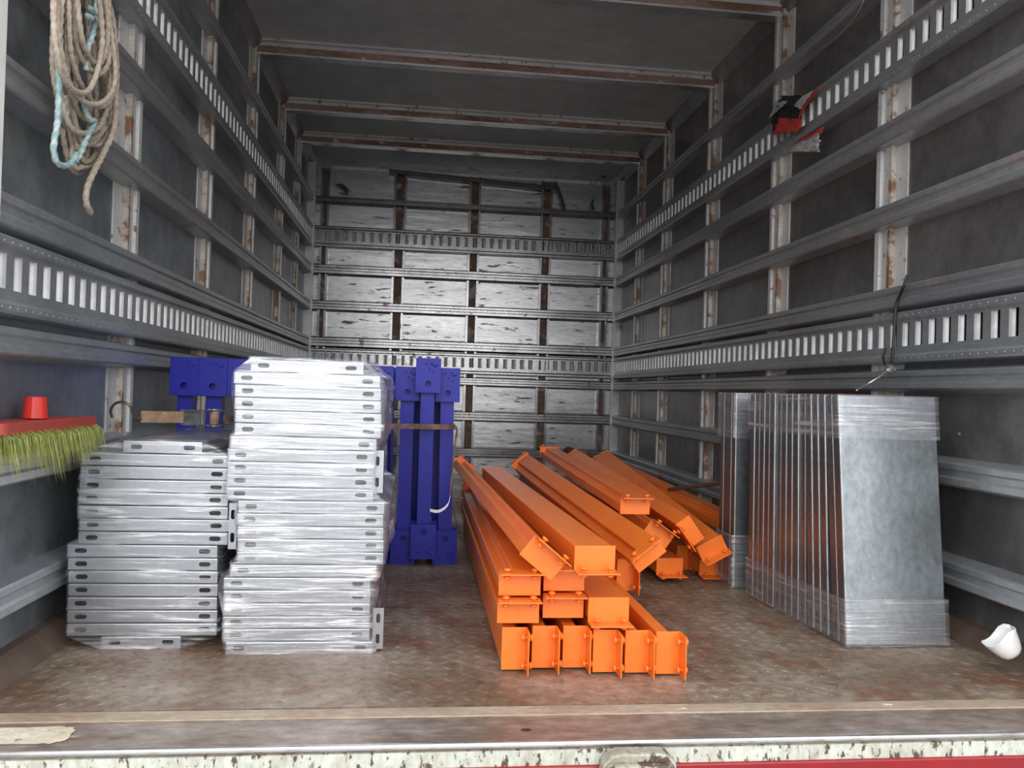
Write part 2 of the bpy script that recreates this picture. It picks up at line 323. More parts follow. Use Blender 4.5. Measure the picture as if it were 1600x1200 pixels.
# slotted lashing rails
PITCH = .0618
def lash(place, a0, a1, zb, m, side=True):
    b = MB(); zt = zb+.158
    f = .040
    for q in ([(0, zb), (SK-.002, zb+.004), (SK, zb+.010), (SK, zb+.022), (f, zb+.030)], [(f, zb+.130), (SK, zb+.136), (SK, zb+.148), (SK-.002, zb+.154), (0, zt)]):
        b.strip(q, a0, a1, place)
    n = int((a1-a0)/PITCH)
    s0, s1 = zb+.052, zb+.122
    b.strip([(f, zb+.030), (f, s0)], a0, a1, place); b.strip([(f, s1), (f, zb+.130)], a0, a1, place)
    e = a0
    for i in range(n):
        c = a0 + (i+.5)*PITCH; l, r = c-.016, c+.016
        b.strip([(f, s0), (f, s1)], e, l, place)
        dp = .013 if side else .016
        if not side: b.add([place(f, s0, r), place(f, s1, r), place(f-dp, s1, r), place(f-dp, s0, r)], [(0, 1, 2, 3)])
        b.add([place(f, s0, l), place(f, s1, l), place(f-dp, s1, l), place(f-dp, s0, l)], [(0, 1, 2, 3)])
        b.add([place(f, s0, l), place(f, s0, r), place(f-dp, s0, r), place(f-dp, s0, l), place(f, s1, l), place(f, s1, r), place(f-dp, s1, r), place(f-dp, s1, l)], [(0, 1, 2, 3), (4, 5, 6, 7)])
        m_ = 6; vs_ = []            # curved return of the slot edge (side walls) or pressed liner (back wall)
        for k in range(m_+1):
            t = k/m_
            if side: dd, aa = f-dp*math.sin(t*PI/2), r-.007*(1-math.cos(t*PI/2))
            else: dd, aa = f-.020+.012*math.sin(t*PI), l+.007+.018*t
            vs_ += [place(dd, s0, aa), place(dd, s1, aa)]
        b.add(vs_, [(2*k, 2*k+1, 2*k+3, 2*k+2) for k in range(m_)], mi=1)
        if side: b.add([place(.012, s0-.008, l-.01), place(.012, s1+.008, l-.01), place(.012, s1+.008, r+.03), place(.012, s0-.008, r+.03)], [(0, 1, 2, 3)], mi=2)  # black sheet stands in for the shade deep inside the slot
        # rivets on the lips
        for zz in (zb+.016, zb+.142):
            for aa in (c-.015, c+.016):
                vv = [place(SK+.0001, zz-.0022, aa-.0022), place(SK+.0001, zz-.0022, aa+.0022), place(SK+.0001, zz+.0022, aa+.0022), place(SK+.0001, zz+.0022, aa-.0022), place(SK+.0018, zz, aa)]
                b.add(vv, [(0, 1, 4), (1, 2, 4), (2, 3, 4), (3, 0, 4)], mi=0)
        e = r
    b.strip([(f, s0), (f, s1)], e, a1, place)
    trim(b, [m, 'liner', 'dark_fill'])
for zb in (1.601, .726):
    lash(lambda u, v, a: (-SK+u, a, v), YL+.003, D, zb, 'rail')
    lash(lambda u, v, a: (W+SK-u, a, v), Y0+.0, D, zb, 'rail')
    lash(lambda u, v, a: (a, D+SK-u, v), .01, W-.01, zb, 'rail_back', False)
# back wall uprights: light edges, rusty recess
for x, wd in ((.075, .06), (.605, .09), (1.145, .085), (1.675, .085), (2.12, .06)):
    b = MB()
    b.box(x-wd/2, x-wd/2+.016, D+.015, D+SK, 0, 2.17, mi=0); b.box(x+wd/2-.016, x+wd/2, D+.015, D+SK, 0, 2.17, mi=0)
    b.box(x-wd/2+.014, x+wd/2-.014, D+.032, D+SK, 0, 2.17, mi=1)
    trim(b, ['rail_back', 'backpost'])
# roof bows
for y in [1.62] + PY:
    b = MB()
    b.box(-SK+.02, W+SK-.02, y-.046, y-.018, H-.010, H, mi=1)
    b.prism([(-.020, H), (-.018, H-.060), (-.012, H-.062), (.026, H-.062), (.032, H-.058), (.034, H)], -SK+.02, W+SK-.02, lambda u, v, a: (a, y+u, v))
    b.box(-SK+.02, W+SK-.02, y-.023, y+.030, H-.068, H-.059, mi=2)
    b.box(-SK+.02, W+SK-.02, y-.0225, y-.018, H-.026, H-.008, mi=1)
    b.box(-SK+.02, W+SK-.02, y+.034, y+.060, H-.008, H, mi=1)
    trim(b, ['bow', 'post', 'nose'])
#trim(b, 'bow', bevel=.002)
# the ground behind the truck
shell('ground', 'ground', -30, 32, -60, 1.30, -1.05, -1.0)
# hinge bracket on the bumper
hb = empty('tailgate_hinge_bracket', at(992, 1195, y=1.36), 'worn cream-painted hinge bracket under the middle of the rear sill', 'bracket')
T = Matrix.Identity(4)
xl, xr = at(938, 1180, y=1.37).x - hb.location.x, at(1052, 1180, y=1.37).x - hb.location.x
b = MB(); b.prism([(xl, -.09), (xr, -.09), (xr, .004), (xr-.014, .020), (xr-.03, .024), (xl+.03, .024), (xl+.014, .020), (xl, .004)], -.012, .02, lambda u, v, a: (u, a, v)); b.build('bracket_plate', 'dirtycream', hb, bevel=.004)
b = MB(); b.tube([(xl+.018, -.020, .0), (xr-.018, -.020, .0)], .011, 14); b.build('hinge_barrel', 'dirtycream', hb, smooth=False)
for xx in (xl+.016, xr-.018):
    b = MB(); b.lathe([(.012, 0), (.013, .004), (.009, .008), (.006, .008), (.005, .002)], Matrix.Translation((xx, -.011, -.002)) @ Matrix.Rotation(PI/2, 4, 'X'), 18); b.build('hinge_bolt', 'hookst', hb)

# ------------------------------------------------------------ galvanised shelf panels
def panel_mesh(name, w_, d_, h_, m, slots=True):
    b = MB(); t = .0015; r = .0035
    hl = [stadium(sx_*(w_/2-.028), h_*.48, .026, .0105) for sx_ in (-1, 1)] if slots else []
    for y_, s in ((0, 1), (d_, -1)):
        b.sheet([(-w_/2, 0), (w_/2, 0), (w_/2, h_-r), (-w_/2, h_-r)], hl, lambda u, v, q: (u, y_+s*q, v), t)
    for s in (-1, 1):
        hs = [stadium(d_*.06, h_*.48, .026, .0105), stadium(d_*.94, h_*.48, .026, .0105)]
        b.sheet([(t, 0), (d_-t, 0), (d_-t, h_-r), (t, h_-r)], hs, lambda u, v, q: (s*(w_/2-q), u, v), t)
    rings = []
    for k in range(4):
        a_ = PI/2*k/3; o_ = r-r*math.cos(a_); z_ = h_-r+r*math.sin(a_)
        rings += [(-w_/2+o_, o_, z_), (w_/2-o_, o_, z_), (w_/2-o_, d_-o_, z_), (-w_/2+o_, d_-o_, z_)]
    b.add(rings, [(4*k+j, 4*k+(j+1) % 4, 4*k+4+(j+1) % 4, 4*k+4+j) for k in range(3) for j in range(4)] + [(12, 13, 14, 15)])
    # rolled lower lips
    b.box(-w_/2+t, w_/2-t, t, .014, 0, t); b.box(-w_/2+t, w_/2-t, d_-.014, d_-t, 0, t)
    o = b.build(name, m); return o
def ordw(i): return ['first', 'second', 'third', 'fourth', 'fifth', 'sixth', 'seventh', 'eighth', 'ninth', 'tenth', 'eleventh', 'twelfth', 'thirteenth', 'fourteenth', 'fifteenth', 'sixteenth', 'seventeenth', 'eighteenth', 'nineteenth', 'twentieth', 'twenty-first', 'twenty-second', 'twenty-third'][i]
protos = {}
def place_panel(w_, d_, loc, rot, label, group, m='panel', h_=.0285):
    key = (round(w_, 3), d_, m)
    if key not in protos: o = protos[key] = panel_mesh('metal_shelf', w_, d_, h_, m)
    else: o = protos[key].copy(); C.objects.link(o)
    o.location = loc; o.rotation_euler = rot; return tag(o, label, 'shelf panel', group)
def stack(rows, ytop, ybot, yf, d_, group, what):
    n = len(rows); ext = []
    cxp = sum((a+b)/2 for a, b in rows)/n
    ztop = at(cxp, ytop, y=yf).z; ph = ztop/n
    for i, (a, b) in enumerate(rows):
        z = ztop-(i+1)*ph; pc = (a+b)/2; py_ = ytop+(ybot-ytop)*(i+.5)/n
        x0, x1 = at(a, py_, y=yf).x, at(b, py_, y=yf).x
        wd = x1-x0; wd = .325 if abs(wd-.325) < .02 else wd
        lab = ('topmost' if i == 0 else 'lowest' if i == n-1 else ordw(i)+' from the top' ) + ' ' + what
        place_panel(wd, d_ + 0, ((x0+x1)/2, yf+random.uniform(-.002, .002), z), (0, 0, random.uniform(-.006, .006)), lab, group, h_=ph-.0022)
        ext.append((z, z+ph, (x0+x1)/2-wd/2, (x0+x1)/2+wd/2))
    return ext, ph
LEFT = [(193, 316), (133, 355), (131, 354), (129, 354), (127, 353), (128, 352), (129, 353), (127, 352), (109, 336), (110, 336), (110, 336), (109, 337), (108, 337), (108, 337), (107, 337), (158, 282)]
extL, phL = stack(LEFT, 687, 1014, 1.905, .56, 'shelf panels in the short left stack', 'galvanised shelf panel in the short wrapped stack beside left wall')
MIDP = [(392, 568), (370, 590), (371, 591), (371, 591), (371, 592), (370, 592), (365, 583), (359, 582), (358, 581), (357, 580), (357, 580), (375, 598), (373, 596), (373, 596), (374, 596), (374, 595), (363, 585), (353, 575), (353, 575), (352, 575), (351, 575), (350, 575), (355, 580)]
extM, phM = stack(MIDP, 562, 1021, 1.862, .60, 'shelf panels in the tall stack', 'galvanised shelf panel in the tall white-wrapped stack')
# narrow panels standing on edge beside the tall stack
for a, b_, t0, t1, lab in ((579, 600, 704, 770, 'narrow slotted panel standing upright at the upper right of the tall stack'),
                           (356, 371, 786, 858, 'narrow slotted panel standing upright at the left side of the tall stack'),
                           (581, 600, 950, 1014, 'narrow slotted panel standing upright at the lower right of the tall stack')):
    p0, p1 = at(a, t1, y=1.868), at(b_, t0, y=1.868); wd, hh = p1.x-p0.x, p1.z-p0.z
    b = MB(); b.sheet([(0, 0), (wd, 0), (wd, hh), (0, hh)], [[(u2, v2) for v2, u2 in stadium(q, wd*.5, .022, .009)] for q in (hh*.25, hh*.75)], lambda u, v, q: (u, q, v), .0015)
    b.box(0, .0015, .0015, .03, 0, hh); b.box(wd-.0015, wd, .0015, .03, 0, hh)
    o = b.build('shelf_divider', 'panel'); o.location = (p0.x, 1.868, p0.z); tag(o, lab, 'shelf divider')
# stretch wrap shells
def wrap(ext, yf, d_, name, m, label, top_in=0.0, loose=.004, seed=0):
    z0 = min(e[0] for e in ext)+.001; z1 = max(e[1] for e in ext)+.004
    nz = int((z1-z0)/.0075); ny = 26; nx = 40; rows = []
    def lim(z):
        L_, R_, wt = 0, 0, 0
        for a, b, l, r in ext:
            c = (a+b)/2; k = max(0, 1-abs(z-c)/.030)
            if k > 0: L_ += l*k; R_ += r*k; wt += k
        for e, nb, t in ((ext[0], ext[1], (z-ext[0][0])/(ext[0][1]-ext[0][0])), (ext[-1], ext[-2], (ext[-1][1]-z)/(ext[-1][1]-ext[-1][0]))):
            if e[0] <= z <= e[1]+.001 and (nb[3]-nb[2])-(e[3]-e[2]) > .03:
                t = min(1, max(0, t)); return nb[2]+(e[2]-nb[2])*t, nb[3]+(e[3]-nb[3])*t
        lo = min([e[2] for e in ext if e[0]-.003 <= z <= e[1]+.003] or [L_/wt]); hi = max([e[3] for e in ext if e[0]-.003 <= z <= e[1]+.003] or [R_/wt])
        return min(lo, L_/wt), max(hi, R_/wt)
    b = MB(); per = 0
    for k in range(nz+1):
        z = z0+(z1-z0)*k/nz; l, r = lim(min(z, z1-.006)); y0, y1 = yf-.003, yf+d_+.004
        ring = []
        for i in range(nx): ring.append((l+(r-l)*i/nx, y0, 0, -1))
        for i in range(ny): ring.append((r, y0+(y1-y0)*i/ny, 1, 0))
        for i in range(nx): ring.append((r+(l-r)*i/nx, y1, 0, 1))
        for i in range(ny): ring.append((l, y1+(y0-y1)*i/ny, -1, 0))
        per = len(ring)
        for x, y, nx_, ny_ in ring:
            q = noise.noise(Vector((x*9+seed, y*9, z*60)))*.0018 + noise.noise(Vector((x*25+z*30, y*25, z*140+seed)))*.0009
            big = max(0, noise.noise(Vector((seed*3.1, y*6, z*11))))*.016
            o_ = loose+q+(big if abs(nx_) else 0)
            b.v.append((x+nx_*o_, y+ny_*(.003+q), z))
    for k in range(nz):
        for j in range(per):
            b.f.append((k*per+j, k*per+(j+1) % per, (k+1)*per+(j+1) % per, (k+1)*per+j)); b.mi.append(0)
    b.f.append(tuple(nz*per+j for j in range(per))); b.mi.append(0)
    o = b.build(name, m, smooth=True, fix=False); return tag(o, label, 'stretch wrap')
wrap(extL, 1.903, .56, 'stretch_wrap', 'film_left', 'clear creased stretch wrap around the short stack of panels', seed=3)
wrap(extM, 1.860, .60, 'stretch_wrap', 'film_mid', 'thick whitish stretch wrap around the tall stack of panels', loose=.006, seed=11)

# ------------------------------------------------------------ upright panels by the right wall
G2 = 15
fx = at(1323, 1012, z=0)
def standing(n, ys, xs, tilts, group, what, w_=.268, d_=.625):
    for i in range(n):
        t = tilts[i]
        lab = ('frontmost' if i == 0 else 'rearmost' if i == n-1 else ordw(i)+' from the front') + ' ' + what
        o = place_panel(w_, d_, (xs[i]+w_/2, ys[i], .002), (PI/2 - t, 0, 0), lab, group, 'panel2', .0285)
        o.rotation_euler = (Matrix.Rotation(-t, 4, 'X') @ Matrix.Rotation(PI/2, 4, 'X')).to_euler()
ys = [1.878+.0285]; tl = [.115]
for i in range(1, G2):
    tl.append([.115, .110, .085, .080, .078, .052, .050, .045, .040, .036, .034, .03, .03, .03, .03][i])
    ys.append(ys[-1]+.0305+max(0, (tl[-2]-tl[-1]))*.62)
xs = [fx.x - .0030*i + random.uniform(-.002, .002) for i in range(G2)]
standing(G2, ys, xs, tl, 'shelf panels standing in the long row', 'upright galvanised panel in the long wrapped row by right wall')
print('rear of group2', ys[-1])
ys1 = [2.505, 2.536, 2.567, 2.598]
standing(4, ys1, [1.812, 1.810, 1.811, 1.809], [.03]*4, 'shelf panels standing in the rear bundle', 'upright galvanised panel in the small rear bundle near orange beams', .268)
def band(x0, x1, y0, y1, z0, z1, t, name, label, seed, m='film_plate'):
    b = MB(); nz = max(2, int((z1-z0)/.008)); ring0 = []
    nx, ny = 24, 24
    for k in range(nz+1):
        z = z0+(z1-z0)*k/nz; dy0 = z*math.tan(t[0]); dy1 = z*math.tan(t[1])
        a, c = y0+dy0-.004, y1+dy1+.003; ring = []
        for i in range(nx): ring.append((x0[0]+(x1[0]-x0[0])*i/nx, a))
        for i in range(ny): q = i/ny; ring.append((x1[0]+(x1[1]-x1[0])*q, a+(c-a)*q))
        for i in range(nx): q = i/nx; ring.append((x1[1]+(x0[1]-x1[1])*q, c))
        for i in range(ny): q = i/ny; ring.append((x0[1]+(x0[0]-x0[1])*q, c+(a-c)*q))
        cx_ = sum(p[0] for p in ring)/len(ring); cy_ = sum(p[1] for p in ring)/len(ring)
        for x, y in ring:
            q = .0045+noise.noise(Vector((x*14+seed, y*14, z*70)))*.0022
            d = Vector((x-cx_, y-cy_)).normalized(); b.v.append((x+d.x*q, y+d.y*q, z))
    per = len(ring)
    for k in range(nz):
        for j in range(per): b.f.append((k*per+j, k*per+(j+1) % per, (k+1)*per+(j+1) % per, (k+1)*per+j)); b.mi.append(0)
    return tag(b.build(name, m, smooth=True, fix=False), label, 'stretch wrap')
xl0, xl1 = xs[0]-.001, xs[-1]-.004
band((xl0, xl1), (xl0+.27, xl1+.27), 1.878, ys[-1], .515, .628, (.115, .03), 'stretch_wrap', 'band of clear wrap around the tops of the long row of upright panels', 2)
band((xl0, xl1), (xl0+.27, xl1+.27), 1.878, ys[-1], .004, .118, (.115, .03), 'stretch_wrap', 'band of clear wrap around the feet of the long row of upright panels', 5)
band((1.806, 1.806), (2.082, 2.080), 2.476, 2.60, .48, .628, (.03, .03), 'stretch_wrap', 'band of clear wrap around the tops of the small rear bundle', 8)
band((1.806, 1.806), (2.082, 2.080), 2.476, 2.60, .004, .17, (.03, .03), 'stretch_wrap', 'band of clear wrap around the feet of the small rear bundle', 9)

# ------------------------------------------------------------ blue steel supports
def blue_proto():
    root = empty('rack_support', (0, 0, 0), 'x', 'rack support')
    pw, ph_ = .085, .118; hh = .685
    for nm, z0 in (('top_plate', hh-ph_), ('base_plate', 0)):
        b = MB(); zc = z0+.030 if nm == 'top_plate' else z0+ph_-.026
        b.sheet([(-pw/2, z0), (pw/2, z0), (pw/2, z0+ph_), (-pw/2, z0+ph_)], [circle(0, zc, .0105)], lambda u, v, q: (u, q, v), .004)
        for sx_ in (-1, 1): b.box(min(sx_*pw/2, sx_*(pw/2-.003)), max(sx_*pw/2, sx_*(pw/2-.003)), .004, .024, z0, z0+ph_)
        rr = random.Random(5 if z0 else 9)
        for _ in range(7):          # raised marks of the tread plate
            a = rr.choice((PI/4, -PI/4)); c0 = Vector((rr.uniform(-.034, .034), 0, z0+rr.uniform(.05, .105) if z0 else z0+rr.uniform(.012, .075)))
            u = Vector((math.cos(a), 0, math.sin(a))); v = Vector((-u.z, 0, u.x))
            b.add([c0-u*.009, c0-v*.0022, c0+u*.009, c0+v*.0022, c0+Vector((0, -.0012, 0))], [(0, 1, 4), (1, 2, 4), (2, 3, 4), (3, 0, 4)])
        b.build(nm, 'blue', root)
    b = MB(); pr = [(-.020, .006), (.020, .006), (.020, .044), (.013, .044), (.013, .0475), (.0235, .0475), (.0235, .0035), (-.0235, .0035), (-.0235, .0475), (-.013, .0475), (-.013, .044), (-.020, .044)]
    b.prism(pr, .004, hh-.004, lambda u, v, a: (u, v+.018, a)); b.build('post', 'blue', root)
    for z in (hh-.10, .10): MB().box(-.046, .046, .0655, .071, z-.02, z+.02).build('rear_cleat', 'blue', root)
    return root
bp0 = blue_proto(); used = [False]
def put_blue(px, pytop, y, label, rot=(0, 0, 0), z=None):
    o = bp0 if not used[0] else copy_tree(bp0); used[0] = True
    p = at(px, pytop, y=y); o.location = (p.x, y, (p.z-.685) if z is None else z); o.rotation_euler = rot; o['label'] = label; o['group'] = 'blue rack supports'
    return o
put_blue(288.5, 562, 2.56, 'blue steel rack support with holed plate, leftmost, nearest the left wall', z=.0)
put_blue(333.5, 562, 2.56, 'blue steel rack support, second from the left wall', z=.0)
put_blue(378.5, 562, 2.56, 'blue steel rack support half hidden at the left edge of the tall stack', z=.0)
put_blue(596, 570, 2.80, 'blue steel rack support showing beside the right edge of the tall stack', z=.0)
put_blue(638, 572, 2.80, 'blue steel rack support, third from the right end of the blue row', z=.0)
put_blue(670, 563, 2.745, 'blue steel rack support raised higher than its neighbours', z=.030)
put_blue(704, 574, 2.80, 'blue steel rack support at the right end of the blue row', (0, -.012, 0), z=.0)
for i, (px, rz) in enumerate(((612, .02), (652, -.02), (692, .03))):
    put_blue(px, 590, 2.98+.09*(i == 1), ['blue steel rack support in the rear row behind the tall stack edge', 'blue steel rack support in the rear row behind the raised one', 'dark blue leaning support in the rear row near the right end'][i], (0, rz, PI), z=.0)

# ------------------------------------------------------------ orange rack beams
BW, BHT = .052, .092
def beam_proto(Ln):
    root = empty('rack_crossbar', (0, 0, 0), 'x', 'rack crossbar')
    pr = [(-.024, 0), (.024, 0), (.024, .058), (.006, .060), (.005, .086), (-.024, .086)]
    b = MB(); b.prism([(u, v+.003) for u, v in pr], .0, Ln, lambda u, v, a: (u, a, v)); b.build('beam_tube', 'orange', root, bevel=.0025)
    for e, s in ((0, 1), (Ln, -1)):
        b = MB(); y0 = e
        b.box(-BW/2, BW/2+.003, min(y0, y0-s*.003), max(y0, y0-s*.003), 0, BHT)
        x0 = BW/2 if True else 0
        b.box(x0, x0+.003, min(y0-s*.003, y0-s*.045), max(y0-s*.003, y0-s*.045), -.0008, BHT+.0008)
        br = b.build('end_bracket', 'orange', root, bevel=.0008)
        for z in (.016, BHT-.016):
            q = MB(); T = Matrix.Translation((x0+.0015, y0-s*.024, z)) @ Matrix.Rotation(PI/2, 4, 'Y')
            q.lathe([(.003, -.013), (.0065, -.0125), (.0078, -.010), (.0068, -.0075), (.0038, -.0065), (.0038, .0045), (.0068, .005), (.0080, .0075), (.0066, .0100), (.003, .0105)], T, 14)
            q.build('rivet', 'orange', br, smooth=True)
    return root
bprot = {}
def put_beam(front, back, roll, label, Ln=1.6, pivot=None):
    "front/back: centre of the bracket face at each end; roll about the beam axis"
    front, back = Vector(front), Vector(back)
    if Ln not in bprot: o = bprot[Ln] = beam_proto(Ln)
    else: o = copy_tree(bprot[Ln])
    d = (back-front).normalized(); zax = Vector((0, 0, 1)); xax = d.cross(zax).normalized(); zax = xax.cross(d)
    R = Matrix((xax, d, zax)).transposed().to_4x4() @ Matrix.Rotation(roll, 4, 'Y')
    o.matrix_world = Matrix.Translation(front) @ R @ Matrix.Translation((0, 0, -BHT/2))
    M_ = Matrix.Translation(front) @ R @ Matrix.Translation((0, 0, -BHT/2))
    o.location, q, s = M_.decompose(); o.rotation_euler = q.to_euler()
    o['label'] = label; o['group'] = 'orange rack crossbars'
    return o
UPR, TOPB, BOTB = 0, -PI/2, PI/2
GB = 'orange steel rack crossbar '
# bottom row, bracket plate to the right
for i, (px, py, y, bx) in enumerate(((802, 1016, 1.735, 0), (849, 1012, 1.745, 0), (897, 1014, 1.745, 0), (944, 1024, 1.715, 0), (994, 1026, 1.71, 0), (1042, 1029, 1.70, -.004))):
    p = at(px, py, y=y); p.z = BHT/2+.004
    lab = GB + ['on the floor at the left corner of the pile', 'on the floor, second from the left in the bottom row', 'on the floor, third from the left in the bottom row', 'on the floor, fourth from the left in the bottom row', 'on the floor, second from the right in the bottom row', 'on the floor, slanting at the right end of the bottom row'][i]
    put_beam(p, (p.x+bx, y+1.6, p.z), 0, lab)
L2 = .100+.031
def pt(px, py, z): 
    return at(px, py, z=z)
for px, y, z, r, dx, dz, lab in (
    (810, 1.735, L2, TOPB, 0, 0, 'lying flat in the second layer at the left corner'),
    (880, 1.76, L2+.004, TOPB, 0, 0, 'flat in the second layer, right of the corner one'),
    (951, 1.735, L2+.004, BOTB, 0, 0, 'in the second layer with its bright end plate standing up'),
    (811, 1.735, L2+.060, TOPB, 0, 0, 'lying flat in the third layer at the left corner'),
    (880, 1.76, L2+.064, TOPB, 0, 0, 'lying flat in the third layer under the tilted beam end')):
    p = at(px, 940, y=y); p.z = z
    put_beam(p, (p.x+dx, y+1.6, z+dz), r, GB+lab)
def free(px0, py0, y0, px1, py1, y1, roll, lab, Ln=1.6):
    a, b = at(px0, py0, y=y0), at(px1, py1, y=y1)
    print(lab[:40], [round(q, 3) for q in a], [round(q, 3) for q in b], round((b-a).length, 2))
    return put_beam(a, b, roll, GB+lab, Ln)
free(848, 872, 1.70, 726, 733, 3.25, -.88, 'on top of the pile, end plate tilted like a diamond')
free(929, 871, 1.72, 772, 742, 3.28, BOTB, 'on top of the pile with a square upright end plate')
free(1011, 866, 2.02, 822, 728, 3.55, -2.234, 'crossing the middle of the pile, broad side up, end tilted')
free(977, 898, 2.25, 822, 752, 3.8, .0, 'mostly hidden under the broad middle beam')
free(992, 790, 2.38, 862, 710, 3.9, TOPB, 'high in the right heap with an upright end plate')
free(1029, 834, 2.45, 884, 724, 4.0, -PI/2+.6, 'in the right heap with its rivets on a slanting top plate')
free(1078, 830, 2.45, 905, 718, 4.0, 2.5, 'in the right heap with a steeply tilted end plate')
free(1112, 856, 2.50, 944, 718, 4.05, BOTB-.5, 'at the right edge of the heap next to the upright panels')
free(1046, 884, 2.55, 867, 762, 4.1, BOTB, 'lowest at the front of the right heap on the floor')
free(1068, 872, 2.74, 900, 764, 4.3, 0.0, 'dark in shade behind the lowest front beam end')
free(1113, 886, 2.62, 940, 752, 4.2, BOTB, 'on the floor at the far right under the heap')
free(1150, 822, 2.75, 960, 728, 4.3, TOPB, 'running behind the upright panels at the right')
b = MB(); b.tube([at(888, 708, y=4.15), at(915, 716, y=4.0)], .035, 18)
tag(b.build('steel_pipe', 'pipe', smooth=True), 'short dark brown pipe end behind the orange heap near the back wall', 'pipe')
# orange-brown strap behind the right panels
b = MB(); p0, p1 = at(1045, 765, y=3.4), at(1150, 752, y=2.75); b.tube([p0, p1], .008, 6)
tag(b.build('tie_bar', 'webdark'), 'thin brown bar slanting from the heap to behind the upright panels', 'bar')

# ------------------------------------------------------------ ratchet strap
def ribbon(pts, w_, t, wd=Vector((0, 0, 1)), step=.01):
    P_ = spline(pts, step); b = MB(); n = len(P_); vs_ = []
    for i, p in enumerate(P_):
        d = (P_[min(i+1, n-1)]-P_[max(i-1, 0)]).normalized(); nn = d.cross(wd).normalized()
        for s, q in ((-1, -1), (1, -1), (1, 1), (-1, 1)): vs_.append(p+wd*w_/2*s+nn*t/2*q)
    fs = [(4*i+j, 4*i+(j+1) % 4, 4*i+4+(j+1) % 4, 4*i+4+j) for i in range(n-1) for j in range(4)]
    fs += [(3, 2, 1, 0), tuple(4*n-4+j for j in range(4))]
    return b.add(vs_, fs)
rs = empty('ratchet_strap', (0, 0, 0), 'brown ratchet strap with steel hook stretched across the blue supports', 'ratchet strap')
ya, yb, yc = 2.12, 2.20, 2.42
h = [at(175, 652, y=2.16), at(173, 642, y=2.15), at(178, 632, y=2.14), at(190, 628, y=2.13), at(202, 633, y=2.13), at(208, 646, y=2.14), at(213, 656, y=2.15), at(226, 654, y=2.17)]
MB().tube(spline(h, .004), .0034, 10).build('hook', 'hookst', rs, smooth=True)
a0, a1, a2, a3 = at(220, 651, y=2.16), at(286, 652, y=2.24), at(350, 653, y=2.34), at(382, 657, y=2.44)
ribbon([a0, a0.lerp(a1, .3), a0.lerp(a1, .6), a1], .030, .004).build('webbing', 'web', rs)
rb = MB(); dd = (a2-a1).normalized(); zz = Vector((0, 0, 1)); nn = dd.cross(zz).normalized()
TR = Matrix((dd, nn, zz)).transposed().to_4x4(); TR.translation = a1
LL = (a2-a1).length
for s in (-.021, .019): rb.box(0, LL, -.010, .006, s, s+.002, TR)
rb.box(.0, LL*.45, -.012, -.010, -.020, .020, TR); rb.box(LL*.5, LL*.56, -.014, -.006, -.020, .020, TR)
rb.build('ratchet', 'chrome', rs, bevel=.0006)
MB().tube([TR @ Vector((LL*.78, -.004, -.019)), TR @ Vector((LL*.78, -.004, .019))], .013, 16).build('webbing_spool', 'web', rs, smooth=True)
for s in (-.024, .022):
  tg = MB()
  for k in range(12):
    an = 2*PI*k/12
    tg.box(-.002, .002, .012, .018, s, s+.002, TR @ Matrix.Translation((LL*.78, -.004, 0)) @ Matrix.Rotation(an, 4, 'Z'))
  tg.lathe([(.0135, s), (.0135, s+.002)], TR @ Matrix.Translation((LL*.78, -.004, 0)), 18)
  tg.build('ratchet_gear', 'chrome', rs)
ribbon([a2, a3, at(430, 662, y=2.57), at(520, 664, y=2.72), at(596, 666, y=2.735), at(640, 666, y=2.738), at(686, 667, y=2.738), at(710, 666, y=2.79)], .018, .003).build('webbing', 'webdark', rs)
MB().tube(spline([at(709, 663, y=2.79), at(714, 672, y=2.78), at(710, 700, y=2.77), at(706, 740, y=2.765), at(703, 775, y=2.76)], .01), .0035, 8).build('loose_cord', 'webdark', rs)
ribbon([at(704, 772, y=2.76), at(700, 788, y=2.76), at(690, 797, y=2.755), at(681, 799, y=2.75), at(672, 797, y=2.755)], .010, .002).build('frayed_end', 'whitepl', rs)

# ------------------------------------------------------------ rope on the left wall
rc = empty('rope_coil', at(135, 20, x=.03), 'bundle of tan rope hanging in loops from the left wall', 'rope')
base = rc.location.copy()
def P(px, py, x): return at(px, py, x=x) - base
hang = []
loops = [((92, -60), (84, 120), (125, 215), (170, 190), (180, 90), (150, -60), .050), ((100, -60), (96, 100), (135, 190), (172, 160), (172, 60), (140, -60), .060),
         ((108, -60), (112, 90), (150, 165), (178, 140), (178, 40), (150, -60), .070), ((112, -60), (120, 70), (150, 115), (170, 90), (160, 0), (140, -60), .078),
         ((88, -60), (90, 130), (140, 222), (166, 205), (160, 100), (128, -60), .040), ((96, -60), (105, 140), (130, 250), (158, 215), (160, 100), (138, -60), .034),
         ((104, -60), (100, 130), (118, 245), (142, 250), (150, 140), (132, -60), .028), ((116, -60), (128, 60), (150, 100), (165, 80), (168, 20), (150, -60), .084),
         ((86, -60), (95, 80), (120, 150), (160, 160), (180, 110), (156, -60), .088), ((120, -60), (118, 150), (112, 240), (125, 262), (150, 220), (144, -60), .030),
         ((90, -60), (88, 100), (112, 200), (160, 190), (174, 80), (160, -60), .066), ((106, -60), (106, 120), (128, 220), (160, 200), (166, 80), (140, -60), .046),
         ((84, -60), (86, 60), (104, 130), (140, 140), (160, 60), (146, -60), .094), ((98, -60), (94, 150), (108, 255), (130, 262), (140, 180), (136, -60), .022)]
for i, lp in enumerate(loops):
    x = lp[6]; pts = [P(u, v, x + .006*math.sin(k*1.7+i)) for k, (u, v) in enumerate(lp[:6])]
    MB().tube(spline(pts, .005), .0056, 9, 3, 300, .18).build('rope_loop', 'tan', rc, smooth=True)
